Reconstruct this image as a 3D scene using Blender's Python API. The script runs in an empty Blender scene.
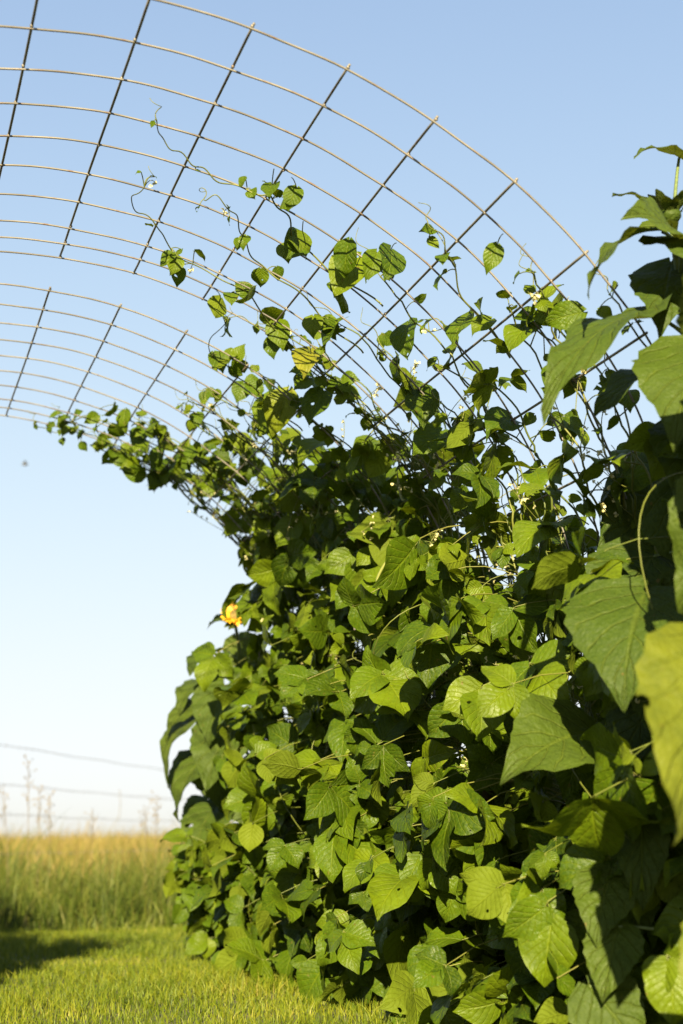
import bpy, math, random
import numpy as np

rng = np.random.default_rng(11)
random.seed(11)
COL = bpy.context.scene.collection
R = math.radians
SUN_AZ, SUN_EL = 22.0, 22.0           # direction the light travels (clockwise from +Y), elevation
SUN_TO = np.array([-math.sin(R(SUN_AZ)) * math.cos(R(SUN_EL)), -math.cos(R(SUN_AZ)) * math.cos(R(SUN_EL)), math.sin(R(SUN_EL))])


def nrm(v):
    v = np.asarray(v, float)
    return v / (np.linalg.norm(v) + 1e-12)


# ------------------------------------------------------------------ mesh builder
class MB:
    def __init__(self):
        self.v, self.f, self.uv, self.r, self.n = [], [], [], [], 0

    def add(self, verts, faces, uv=None, rnd=0.5):
        verts = np.asarray(verts, float).reshape(-1, 3)
        k = len(verts)
        self.v.append(verts)
        for fa in faces if isinstance(faces, list) else [faces]:
            self.f.append(np.asarray(fa, int) + self.n)
        self.uv.append(np.zeros((k, 2)) if uv is None else np.asarray(uv, float))
        self.r.append(np.full(k, rnd) if np.isscalar(rnd) else np.asarray(rnd, float))
        self.n += k

    def build(self, name, mat, parent=None, base=(0, 0, 0), smooth=True):
        me = bpy.data.meshes.new(name)
        if self.n:
            V = np.concatenate(self.v) - np.asarray(base, float)
            UV = np.concatenate(self.uv)
            RN = np.concatenate(self.r)
            loops = np.concatenate([f.ravel() for f in self.f])
            tot = np.concatenate([np.full(len(f), f.shape[1]) for f in self.f])
            start = np.concatenate([[0], np.cumsum(tot)[:-1]])
            me.vertices.add(len(V))
            me.vertices.foreach_set('co', V.astype(np.float32).ravel())
            me.loops.add(len(loops))
            me.loops.foreach_set('vertex_index', loops.astype(np.int32))
            me.polygons.add(len(tot))
            me.polygons.foreach_set('loop_start', start.astype(np.int32))
            me.polygons.foreach_set('loop_total', tot.astype(np.int32))
            me.polygons.foreach_set('use_smooth', np.full(len(tot), smooth))
            ul = me.uv_layers.new(name='UVMap')
            ul.data.foreach_set('uv', UV[loops].astype(np.float32).ravel())
            at = me.attributes.new('rnd', 'FLOAT', 'POINT')
            at.data.foreach_set('value', RN.astype(np.float32))
            me.update(calc_edges=True)
            me.validate()
        me.materials.append(mat)
        o = bpy.data.objects.new(name, me)
        COL.objects.link(o)
        if parent is not None:
            o.parent = parent
        else:
            o.location = base
        return o


_grid = {}


def grid_faces(nv, nu):
    if (nv, nu) not in _grid:
        i, j = np.meshgrid(np.arange(nv - 1), np.arange(nu - 1), indexing='ij')
        a = (i * nu + j).ravel()
        _grid[(nv, nu)] = np.stack([a, a + 1, a + nu + 1, a + nu], 1)
    return _grid[(nv, nu)]


PROF = {
    'bean': ([0, .04, .1, .2, .32, .45, .58, .7, .8, .9, 1], [.05, .22, .34, .43, .46, .43, .36, .26, .16, .07, .004]),
    'sun': ([0, .04, .1, .2, .32, .45, .6, .75, .88, 1], [.06, .26, .38, .45, .46, .41, .31, .19, .09, .004]),
    'petal': ([0, .2, .5, .8, 1], [.06, .12, .16, .1, .01]),
}


def leaf(mb, base, tip, hint, kind='bean', width=1.0, droop=.6, fold=.25, rnd=None, res=None):
    """one leaf blade: a curved, folded, wavy sheet from base to tip"""
    base, tip = np.asarray(base, float), np.asarray(tip, float)
    L = np.linalg.norm(tip - base)
    if L < 1e-4:
        return
    t = (tip - base) / L
    n = np.asarray(hint, float) - np.dot(hint, t) * t
    if np.linalg.norm(n) < 1e-3:
        n = np.cross(t, [0.3, .2, .9])
    n = nrm(n)
    x = np.cross(t, n)
    nv, nu = res or ((10, 7) if kind == 'bean' else (17, 9) if kind == 'sun' else (5, 3))
    v = np.linspace(0, 1, nv)
    u = np.linspace(-1, 1, nu)
    ph = droop / 2 - droop * v
    dv = 1 / (nv - 1)
    cy = np.concatenate([[0], np.cumsum(np.cos((ph[1:] + ph[:-1]) / 2)) * dv])
    cz = np.concatenate([[0], np.cumsum(np.sin((ph[1:] + ph[:-1]) / 2)) * dv])
    k = 1 / max(cy[-1], .2)
    cy, cz = cy * k, cz * k
    w = np.interp(v, *PROF[kind]) * width
    if kind == 'sun':
        w = w * (1 + .07 * (np.arange(nv) % 2) * (v < .93) - .03)
    vv, uu = np.meshgrid(v, u, indexing='ij')
    au = np.abs(uu)
    X = uu * w[:, None]
    Y = cy[:, None] + 0 * uu
    lobe = .10 if kind != 'petal' else 0
    Y = Y - lobe * au ** 1.4 * (1 - vv) ** 4 + (.04 * au * np.sin(vv * 3.1) if kind != 'petal' else 0)
    p1, p2, p3 = rng.uniform(0, 6.28, 3)
    amp = .045 if kind == 'bean' else .03 if kind == 'sun' else .03
    fr = 1.6 if kind == 'bean' else 2.6
    Z = cz[:, None] + fold * np.abs(X) * (1 - .35 * au) * np.cos(ph)[:, None]
    Z = Z + amp * au ** 2 * np.sin(fr * 6.28 * vv + p1 + uu * .8) + .03 * uu * np.sin(5 * vv + p2)
    if kind != 'petal':          # quilting between the side veins
        Z = Z + (.006 if kind == 'bean' else .011) * np.sin((vv - .45 * au) * 6.28 * 6 + p3) * np.minimum(1, 2 * au) * (1 - vv)
        sk = rng.normal(0, .08)
        X = X + sk * vv ** 2 * (1 - vv)
        Z = Z - rng.uniform(0, .12) * vv ** 3 + rng.normal(0, .12) * uu * (vv - .3) * .6
    P = base + L * (X[..., None] * x + Y[..., None] * t + Z[..., None] * n)
    uv = np.stack([uu * .5 + .5, vv], -1).reshape(-1, 2)
    mb.add(P.reshape(-1, 3), grid_faces(nv, nu), uv, rng.uniform() if rnd is None else rnd)


def tube(mb, pts, rad, sides=5, rnd=.5, cap=False):
    pts = np.asarray(pts, float)
    n = len(pts)
    rad = np.full(n, rad) if np.isscalar(rad) else np.asarray(rad, float)
    T = np.gradient(pts, axis=0)
    T /= np.linalg.norm(T, axis=1)[:, None] + 1e-12
    a = np.array([0, 0, 1.0]) if abs(T[0, 2]) < .9 else np.array([1.0, 0, 0])
    N = np.zeros_like(T)
    cur = nrm(np.cross(T[0], a))
    for i in range(n):
        cur = cur - np.dot(cur, T[i]) * T[i]
        cur = nrm(cur)
        N[i] = cur
    B = np.cross(T, N)
    an = np.arange(sides) / sides * 2 * np.pi
    ring = pts[:, None] + rad[:, None, None] * (np.cos(an)[None, :, None] * N[:, None] + np.sin(an)[None, :, None] * B[:, None])
    i, j = np.meshgrid(np.arange(n - 1), np.arange(sides), indexing='ij')
    j2 = (j + 1) % sides
    f = np.stack([i * sides + j, i * sides + j2, (i + 1) * sides + j2, (i + 1) * sides + j], -1).reshape(-1, 4)
    uv = np.zeros((n * sides, 2))
    uv[:, 1] = np.repeat(np.linspace(0, 1, n), sides)
    faces = [f]
    if cap:
        faces += [np.arange(sides)[::-1][None], (np.arange(sides) + (n - 1) * sides)[None]]
    mb.add(ring.reshape(-1, 3), faces, uv, rnd)


def bez(a, b, c, n=6):
    t = np.linspace(0, 1, n)[:, None]
    return (1 - t) ** 2 * np.asarray(a, float) + 2 * t * (1 - t) * np.asarray(b, float) + t * t * np.asarray(c, float)


def smooth_path(P, n):
    P = np.asarray(P, float)
    m = len(P)
    t = np.linspace(0, m - 1, n)
    out = []
    for q in t:
        i = min(int(q), m - 2)
        u = q - i
        p0, p1, p2, p3 = P[max(i - 1, 0)], P[i], P[i + 1], P[min(i + 2, m - 1)]
        out.append(.5 * ((2 * p1) + (-p0 + p2) * u + (2 * p0 - 5 * p1 + 4 * p2 - p3) * u * u + (-p0 + 3 * p1 - 3 * p2 + p3) * u ** 3))
    return np.array(out)


def blob(mb, c, rx, ry, rz, nlat=6, nlon=8, rnd=.5, ax=None):
    la = np.linspace(-np.pi / 2, np.pi / 2, nlat)
    lo = np.arange(nlon) / nlon * 2 * np.pi
    P = np.stack([np.cos(la)[:, None] * np.cos(lo) * rx, np.cos(la)[:, None] * np.sin(lo) * ry, np.sin(la)[:, None] + 0 * lo], -1)
    P[..., 2] *= rz
    P = P.reshape(-1, 3)
    if ax is not None:
        z = nrm(ax)
        x = nrm(np.cross([.3, .9, .1], z))
        P = P[:, :1] * x + P[:, 1:2] * np.cross(z, x) + P[:, 2:] * z
    i, j = np.meshgrid(np.arange(nlat - 1), np.arange(nlon), indexing='ij')
    j2 = (j + 1) % nlon
    f = np.stack([i * nlon + j, i * nlon + j2, (i + 1) * nlon + j2, (i + 1) * nlon + j], -1).reshape(-1, 4)
    mb.add(P + np.asarray(c, float), f, None, rnd)


def tag(o, label=None, cat=None, group=None, kind=None):
    for k, v in (('label', label), ('category', cat), ('group', group), ('kind', kind)):
        if v:
            o[k] = v
    return o


def thing(name, label, cat, loc, group=None):
    o = bpy.data.objects.new(name, None)
    o.empty_display_size = .1
    COL.objects.link(o)
    o.location = loc
    return tag(o, label, cat, group)


# ------------------------------------------------------------------ materials
class NT:
    def __init__(self, name):
        self.m = bpy.data.materials.new(name)
        self.m.use_nodes = True
        self.t = self.m.node_tree
        self.t.nodes.clear()
        self.out = self.n('ShaderNodeOutputMaterial')

    def n(self, typ, **kw):
        nd = self.t.nodes.new(typ)
        for k, v in kw.items():
            setattr(nd, k, v)
        return nd

    def l(self, a, b):
        self.t.links.new(a, b)

    def val(self, sock, v):
        if isinstance(v, (int, float, tuple, list)):
            sock.default_value = v
        else:
            self.l(v, sock)

    def math(self, op, a, b=0.0, c=None, clamp=False):
        nd = self.n('ShaderNodeMath', operation=op, use_clamp=clamp)
        self.val(nd.inputs[0], a)
        self.val(nd.inputs[1], b)
        if c is not None:
            self.val(nd.inputs[2], c)
        return nd.outputs[0]

    def mix(self, f, a, b, blend='MIX'):
        nd = self.n('ShaderNodeMix', data_type='RGBA', blend_type=blend)
        self.val(nd.inputs[0], f)
        self.val(nd.inputs[6], a)
        self.val(nd.inputs[7], b)
        return nd.outputs[2]

    def ramp(self, f, stops):
        nd = self.n('ShaderNodeValToRGB')
        while len(nd.color_ramp.elements) < len(stops):
            nd.color_ramp.elements.new(.5)
        for e, (p, c) in zip(nd.color_ramp.elements, stops):
            e.position = p
            e.color = (*c, 1)
        self.val(nd.inputs[0], f)
        return nd.outputs[0]

    def mr(self, v, a, b, c=0.0, d=1.0):
        nd = self.n('ShaderNodeMapRange', interpolation_type='SMOOTHSTEP')
        self.val(nd.inputs[0], v)
        for i, q in enumerate((a, b, c, d)):
            nd.inputs[i + 1].default_value = q
        return nd.outputs[0]

    def noise(self, scale, detail=3.0, vec=None, rough=.55):
        nd = self.n('ShaderNodeTexNoise')
        nd.inputs['Scale'].default_value = scale
        nd.inputs['Detail'].default_value = detail
        nd.inputs['Roughness'].default_value = rough
        if vec is None:
            vec = self.n('ShaderNodeNewGeometry').outputs['Position']
        self.l(vec, nd.inputs['Vector'])
        return nd.outputs['Fac']

    def attr(self, name):
        return self.n('ShaderNodeAttribute', attribute_name=name).outputs['Fac']


def leaf_material(name, dark, mid, light, yellow, trans_col, trans=.34, rough=.42, nveins=7.0, holes=False, bump=.5, lightfrac=.97):
    k = NT(name)
    rn = k.attr('rnd')
    uvn = k.n('ShaderNodeUVMap')
    sep = k.n('ShaderNodeSeparateXYZ')
    k.l(uvn.outputs[0], sep.inputs[0])
    au = k.math('ABSOLUTE', k.math('MULTIPLY_ADD', sep.outputs[0], 2.0, -1.0))
    v = sep.outputs[1]
    midrib = k.math('SUBTRACT', 1.0, k.mr(au, .01, .07))
    # side veins leave the midrib at an angle
    s = k.math('MULTIPLY', k.math('SUBTRACT', v, k.math('MULTIPLY', k.math('POWER', au, .85), .34)), nveins)
    wob = k.math('MULTIPLY', k.math('SUBTRACT', k.noise(35.0, 2.0), .5), .5 if nveins > 6.5 else .3)
    fr = k.math('ABSOLUTE', k.math('SUBTRACT', k.math('FRACT', k.math('ADD', k.math('ADD', s, wob), k.math('MULTIPLY_ADD', rn, 3.0, 20.5))), .5))
    side = k.math('MULTIPLY', k.math('SUBTRACT', 1.0, k.mr(fr, .015, .10)), k.math('SUBTRACT', 1.0, k.mr(au, .75, 1.0)))
    vein = k.math('MAXIMUM', midrib, side)
    fine = k.noise(170.0, 2.0)
    broad = k.noise(23.0, 3.0)
    base = k.ramp(rn, [(0.0, dark), (.45, mid), (lightfrac, light), (1.0, yellow)])
    base = k.mix(k.mr(broad, .35, .75, 0, .45), base, (*[c * .62 for c in mid], 1))
    base = k.mix(k.mr(fine, .3, .8, 0, .3), base, (*[c * 1.25 for c in light], 1))
    base = k.mix(k.math('MULTIPLY', vein, .26), base, (light[0] * 1.7, light[1] * 1.5, light[2] * 1.6, 1))
    spot = k.mr(k.noise(60.0, 2.0), .70, .76)
    base = k.mix(k.math('MULTIPLY', spot, .7), base, (.11, .075, .02, 1))
    geo = k.n('ShaderNodeNewGeometry')
    under = k.mix(.5, base, (light[0] * 1.1, light[1] * 1.0, light[2] * 1.5, 1))
    col = k.mix(geo.outputs['Backfacing'], base, under)
    h = k.math('ADD', k.math('MULTIPLY', vein, -.8), k.math('ADD', k.math('ADD', k.math('MULTIPLY', fine, .4), k.math('MULTIPLY', k.noise(75.0, 2.0), 1.6)), k.math('MULTIPLY', fr, .5)))
    bp = k.n('ShaderNodeBump')
    bp.inputs['Strength'].default_value = bump
    bp.inputs['Distance'].default_value = .003
    k.l(h, bp.inputs['Height'])
    pb = k.n('ShaderNodeBsdfPrincipled')
    k.l(col, pb.inputs['Base Color'])
    k.l(k.math('ADD', k.mr(broad, .3, .7, rough - .06, rough + .14), k.math('MULTIPLY', geo.outputs['Backfacing'], .25)), pb.inputs['Roughness'])
    pb.inputs['Specular IOR Level'].default_value = .16
    k.l(bp.outputs[0], pb.inputs['Normal'])
    tr = k.n('ShaderNodeBsdfTranslucent')
    tc = k.mix(.5, col, (*trans_col, 1))
    tc = k.mix(k.math('MULTIPLY', vein, .4), tc, (*[c * .45 for c in trans_col], 1))
    k.l(tc, tr.inputs['Color'])
    k.l(bp.outputs[0], tr.inputs['Normal'])
    ms = k.n('ShaderNodeMixShader')
    ms.inputs[0].default_value = trans
    k.l(pb.outputs[0], ms.inputs[1])
    k.l(tr.outputs[0], ms.inputs[2])
    res = ms.outputs[0]
    if holes:
        hole = k.mr(k.noise(holes, 1.0, rough=.4), .755, .765)
        tp = k.n('ShaderNodeBsdfTransparent')
        m2 = k.n('ShaderNodeMixShader')
        k.l(hole, m2.inputs[0])
        k.l(res, m2.inputs[1])
        k.l(tp.outputs[0], m2.inputs[2])
        res = m2.outputs[0]
    k.l(res, k.out.inputs[0])
    return k.m


def simple(name, stops, rough=.6, scale=30.0, metal=0.0, trans=None, use_rnd=False, bump=0.0, spec=.4):
    k = NT(name)
    f = k.noise(scale, 4.0)
    if use_rnd:
        f = k.math('ADD', k.math('MULTIPLY', k.attr('rnd'), .75), k.math('MULTIPLY', f, .25))
    else:
        f = k.mr(f, .25, .75)
    c = k.ramp(f, stops)
    pb = k.n('ShaderNodeBsdfPrincipled')
    k.l(c, pb.inputs['Base Color'])
    pb.inputs['Roughness'].default_value = rough
    pb.inputs['Metallic'].default_value = metal
    pb.inputs['Specular IOR Level'].default_value = spec
    if bump:
        b = k.n('ShaderNodeBump')
        b.inputs['Strength'].default_value = bump
        b.inputs['Distance'].default_value = .01
        k.l(k.noise(scale * 3, 4.0), b.inputs['Height'])
        k.l(b.outputs[0], pb.inputs['Normal'])
    res = pb.outputs[0]
    if trans:
        t = k.n('ShaderNodeBsdfTranslucent')
        k.l(c, t.inputs[0])
        ms = k.n('ShaderNodeMixShader')
        ms.inputs[0].default_value = trans
        k.l(res, ms.inputs[1])
        k.l(t.outputs[0], ms.inputs[2])
        res = ms.outputs[0]
    k.l(res, k.out.inputs[0])
    return k.m


M = {}
M['bean'] = leaf_material('bean_leaf', (.013, .032, .0024), (.043, .080, .0030), (.097, .135, .0042), (.165, .16, .014), (.17, .215, .0034), trans=.32, bump=.65, holes=42.0)
M['sunleaf'] = leaf_material('sunflower_leaf', (.0202, .0389, .0058), (.0346, .0590, .0065), (.0562, .0806, .0072), (.1440, .1512, .0115), (.1584, .1800, .0072), trans=.26, rough=.55, nveins=6.0, holes=16.0, bump=1.0)
M['stem'] = simple('vine_stem', [(0, (.0432, .0612, .0101)), (.5, (.0864, .1080, .0144)), (1, (.1584, .1512, .0324))], .5, 40, trans=.15, use_rnd=True)
M['thickstem'] = simple('sunflower_stem', [(0, (.0648, .0936, .0288)), (1, (.1224, .1584, .0504))], .6, 60, bump=.4)
M['dry'] = simple('withered_leaf', [(0, (.045, .035, .012)), (.6, (.085, .075, .022)), (1, (.07, .035, .012))], .8, 30, trans=.25, use_rnd=True)
M['blossom'] = simple('bean_blossom', [(0, (.4464, .4176, .1584)), (.5, (.5400, .5040, .2592)), (1, (.5760, .5472, .3960))], .6, 90, trans=.3)
M['pod'] = simple('bean_pod', [(0, (.1080, .1350, .0270)), (1, (.1944, .1944, .0540))], .4, 70, use_rnd=True)
M['petal'] = simple('sunflower_petal', [(0, (.68, .30, .01)), (1, (.85, .52, .03))], .5, 60, trans=.4)
M['disc'] = simple('sunflower_disc', [(0, (.10, .06, .02)), (1, (.30, .22, .05))], .8, 200, bump=.8)
M['soil'] = simple('bed_soil', [(0, (.020, .015, .010)), (1, (.055, .042, .028))], .95, 25, bump=1.0)
M['post'] = simple('weathered_wood', [(0, (.1152, .0936, .0720)), (1, (.2304, .2016, .1656))], .85, 18, bump=.6)
M['fencewire'] = simple('fence_wire_steel', [(0, (.10, .10, .10)), (1, (.20, .19, .18))], .6, 60, metal=.4)
M['weed'] = simple('dry_weed', [(0, (.1188, .0871, .0396)), (1, (.1980, .1584, .0871))], .8, 30, trans=.3)
M['insect'] = simple('insect_body', [(0, (.03, .03, .035)), (1, (.08, .08, .09))], .4, 200)
M['insectwing'] = simple('insect_wing', [(0, (.22, .23, .25)), (1, (.3, .31, .33))], .4, 200, trans=.5)

k = NT('trellis_wire')          # galvanised rod with rust freckles
f = k.mr(k.noise(45.0, 4.0), .52, .8)
c = k.mix(k.mr(k.noise(9.0, 3.0), .35, .65), (.17, .155, .13, 1), (.10, .09, .075, 1))
c = k.mix(f, c, (.11, .055, .026, 1))
pb = k.n('ShaderNodeBsdfPrincipled')
k.l(c, pb.inputs['Base Color'])
pb.inputs['Roughness'].default_value = .5
pb.inputs['Metallic'].default_value = .25
k.l(pb.outputs[0], k.out.inputs[0])
M['wire'] = k.m


def blade_material(name, stops, trans=.35, patch=None):
    k = NT(name)
    f = k.math('ADD', k.math('MULTIPLY', k.attr('rnd'), .65), k.math('MULTIPLY', k.mr(k.noise(1.7, 3.0), .3, .7), .35))
    c = k.ramp(f, stops)
    pb = k.n('ShaderNodeBsdfPrincipled')
    k.l(c, pb.inputs['Base Color'])
    pb.inputs['Roughness'].default_value = .55
    pb.inputs['Specular IOR Level'].default_value = .25
    t = k.n('ShaderNodeBsdfTranslucent')
    k.l(c, t.inputs[0])
    ms = k.n('ShaderNodeMixShader')
    ms.inputs[0].default_value = trans
    k.l(pb.outputs[0], ms.inputs[1])
    k.l(t.outputs[0], ms.inputs[2])
    k.l(ms.outputs[0], k.out.inputs[0])
    return k.m


M['lawn'] = blade_material('lawn_blade', [(0, (.034, .062, .005)), (.45, (.098, .135, .006)), (.85, (.18, .19, .012)), (1, (.27, .22, .07))])
M['tall'] = blade_material('tall_grass_blade', [(0, (.022, .042, .004)), (.5, (.075, .105, .009)), (.85, (.15, .145, .03)), (1, (.27, .20, .07))])
M['field'] = blade_material('dry_grass_blade', [(0, (.055, .070, .009)), (.35, (.16, .135, .028)), (.7, (.235, .175, .052)), (1, (.29, .21, .08))])
k = NT('ground_sheet')
pos = k.n('ShaderNodeNewGeometry').outputs['Position']
sp = k.n('ShaderNodeSeparateXYZ')
k.l(pos, sp.inputs[0])
far = k.mr(sp.outputs[1], 7.0, 16.0)
near_c = k.ramp(k.mr(k.noise(14.0, 5.0), .3, .7), [(0, (.035, .04, .012)), (.6, (.065, .08, .015)), (1, (.09, .07, .03))])
far_c = k.ramp(k.mr(k.noise(.12, 6.0), .3, .7), [(0, (.17, .14, .05)), (1, (.27, .21, .09))])
c = k.mix(far, near_c, far_c)
pb = k.n('ShaderNodeBsdfPrincipled')
k.l(c, pb.inputs['Base Color'])
pb.inputs['Roughness'].default_value = .95
bp = k.n('ShaderNodeBump')
bp.inputs['Strength'].default_value = .8
bp.inputs['Distance'].default_value = .03
k.l(k.noise(40.0, 5.0), bp.inputs['Height'])
k.l(bp.outputs[0], pb.inputs['Normal'])
k.l(pb.outputs[0], k.out.inputs[0])
M['ground'] = k.m

# ------------------------------------------------------------------ arch shape
APEX = 2.0194
DS = .002
SS = np.arange(0, 3.2, DS)
TH = .74811 * SS + .001977 * SS ** 3 / 3 * 1 + .075211 * SS ** 5 / 5
TH = np.where(SS > 1.7, R(87), np.minimum(TH, R(87)))
AX = np.concatenate([[0], np.cumsum(np.cos(TH)) * DS])[:-1]
AZ = APEX - np.concatenate([[0], np.cumsum(np.sin(TH)) * DS])[:-1]
S_GROUND = float(SS[np.argmax(AZ < 0.0)])
LINE = np.array([0, 6, 12, 18, 24, 30, 36, 42, 46, 50]) * .0254
GAP_Y = 1.27 + .1848
LINES_Y = np.concatenate([LINE, LINE + GAP_Y])


def arch(s, y, off=0.0):
    """point on the wire arch: s metres along it from the apex (right side +), y depth, off towards the inside"""
    s, y, off = np.broadcast_arrays(np.asarray(s, float), np.asarray(y, float), np.asarray(off, float))
    a = np.abs(s)
    th = np.interp(a, SS, TH)
    sg = np.where(s < 0, -1, 1)
    x = np.interp(a, SS, AX) * sg
    z = np.interp(a, SS, AZ)
    sh = np.clip((y - 1.27) / .18, 0, 1)
    x = x - off * np.sin(th) * sg - .034 * sh
    z = z - off * np.cos(th) - .021 * sh
    return np.stack([x, y, z], -1)


def inward(s):
    th = float(np.interp(abs(s), SS, TH))
    return np.array([-math.sin(th) * (1 if s >= 0 else -1), 0, -math.cos(th)])


# ------------------------------------------------------------------ the two bent wire panels
def wire_panel(y0, phase, label):
    root = thing('wire_panel', label, 'wire panel', (0, y0, 0), 'wire panels bent into the arch')
    s = np.arange(-S_GROUND + .01, S_GROUND, .02)
    wob = rng.uniform(0, 6.28, 3)
    base = (0, y0, 0)
    for i, yl in enumerate(LINE):
        m = MB()
        y = y0 + yl + .003 * np.sin(2.2 * s + wob[0] + i) + .0015 * np.sin(7.7 * s + wob[1] * (i + 1)) + .001 * np.sin(31 * s + wob[2] + 2 * i)
        tube(m, arch(s, y, 0.0025 * np.sin(3 * s + i) + .0014 * np.sin(15.46 * s + wob[1] + .4 * i)), .0023, 6, rng.uniform())
        m.build('line_wire', M['wire'], root, base)
    kk = np.arange(-14, 14)
    for q in kk:
        sp = phase + .2032 * q
        if abs(sp) > S_GROUND - .02:
            continue
        m = MB()
        y = np.linspace(y0 - .006, y0 + LINE[-1] + .006, 24)
        tube(m, arch(sp + .0015 * np.sin(4 * y + q), y, -.0052), .0030, 6, rng.uniform(), cap=True)
        for yl in LINE:      # weld beads where the rods cross
            blob(m, arch(sp, y0 + yl, -.0025), .0042, .0042, .0042, 4, 6, rng.uniform())
        m.build('stay_wire', M['wire'], root, base)
    return root


wire_panel(0.0, -.1478, 'nearer bent steel wire panel, its bare grid sweeping over the top of the picture')
wire_panel(GAP_Y, .0850, 'farther bent wire panel behind the gap, its lower rim trailed over by vine tips')

# ------------------------------------------------------------------ bean vines
S_ON = ([-.3, 0, .6, 1.27, 1.5, 2.2, 2.72, 3.2], [1.4, 1.25, .75, .60, .70, .52, .38, .5])
S_FULL = ([-.3, 0, .6, 1.27, 1.5, 2.2, 2.72, 3.2], [2.2, 2.16, 1.98, 1.75, 1.38, 1.04, .88, 1.0])


def cover(s, y):
    a, b = np.interp(y, *S_ON), np.interp(y, *S_FULL)
    f = np.clip((s - a) / (b - a), 0, 1)
    return f * f * (3 - 2 * f)


def trifoliate(mbl, mbs, node, P, t, hint, size, rnd):
    """petiole from node to P, then three leaflets"""
    node, P = np.asarray(node, float), np.asarray(P, float)
    mid = (node + P) / 2 + np.array([0, 0, .25]) * np.linalg.norm(P - node) + rng.normal(0, .01, 3)
    tube(mbs, bez(node, mid, P, 6), np.linspace(.0018, .0012, 6) * (.7 + size * 4), 4, rng.uniform(.3, 1))
    t = nrm(t)
    h = nrm(hint - np.dot(hint, t) * t)
    x = np.cross(t, h)
    for k, (ang, sc, fw) in enumerate(((0, 1.0, .22), (72, .88, .05), (-72, .88, .05))):
        if rng.uniform() < .06:
            continue
        a = R(ang + rng.normal(0, 12))
        d = nrm(t * math.cos(a) + x * math.sin(a) + np.array([0, 0, -.35 if k else -.2]) + rng.normal(0, .15, 3))
        b = P + t * size * fw + d * size * .06
        hh = nrm(h + rng.normal(0, .33, 3))
        leaf(mbl, b, b + d * size * sc * rng.uniform(.85, 1.12), hh, 'bean', rng.uniform(.84, 1.08), rng.uniform(.1, 1.1), rng.uniform(.05, .45), float(np.clip(rnd + rng.normal(0, .12), 0, .965 if rng.uniform() < .985 else 1)))
        tube(mbs, [P, (P + b) / 2, b], .0011, 3, .6)


def single(mbl, mbs, node, P, t, hint, size, rnd=None, width=1.0, droop=.6):
    tube(mbs, bez(node, (np.asarray(node) + P) / 2 + np.array([0, 0, .01]), P, 5), .0013, 4, .7)
    leaf(mbl, P, np.asarray(P) + nrm(t) * size, hint, 'bean', width, droop, .25, rnd)


def sun_hint(s, spread=.5):
    return nrm(.75 * SUN_TO + .35 * inward(s) + np.array([0, 0, .38]) + rng.normal(0, spread, 3))


def blossoms(mbb, mbs, node, d, n=4, L=.07):
    tip = np.asarray(node) + nrm(d) * L
    tube(mbs, bez(node, (node + tip) / 2 + rng.normal(0, .01, 3), tip, 5), .0011, 4, .8)
    for q in range(n):
        c = node + (tip - node) * (.55 + .45 * q / max(1, n - 1)) + rng.normal(0, .006, 3)
        for w in range(3):
            dd = nrm(rng.normal(0, 1, 3))
            leaf(mbb, c, c + dd * rng.uniform(.006, .012), rng.normal(0, 1, 3), 'petal', 2.6, 1.2, .5, rng.uniform())


def tendril(mbs, p, d, L, turns=1.5):
    n = 22
    t = np.linspace(0, 1, n)
    d = nrm(d)
    a = nrm(np.cross(d, [.2, .3, .9]))
    b = np.cross(d, a)
    r = .016 * t
    P = np.asarray(p) + d * (t * L)[:, None] + a * (r * np.sin(turns * 6.28 * t))[:, None] + b * (r * (np.cos(turns * 6.28 * t) - 1))[:, None]
    tube(mbs, P, np.linspace(.0014, .0008, n), 4, .8)


def clump(s, y):
    return .5 + .5 * math.sin(9.3 * s + 4.1 * y + .7) * math.sin(12.0 * y - 5.0 * s + 1.1)


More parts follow.
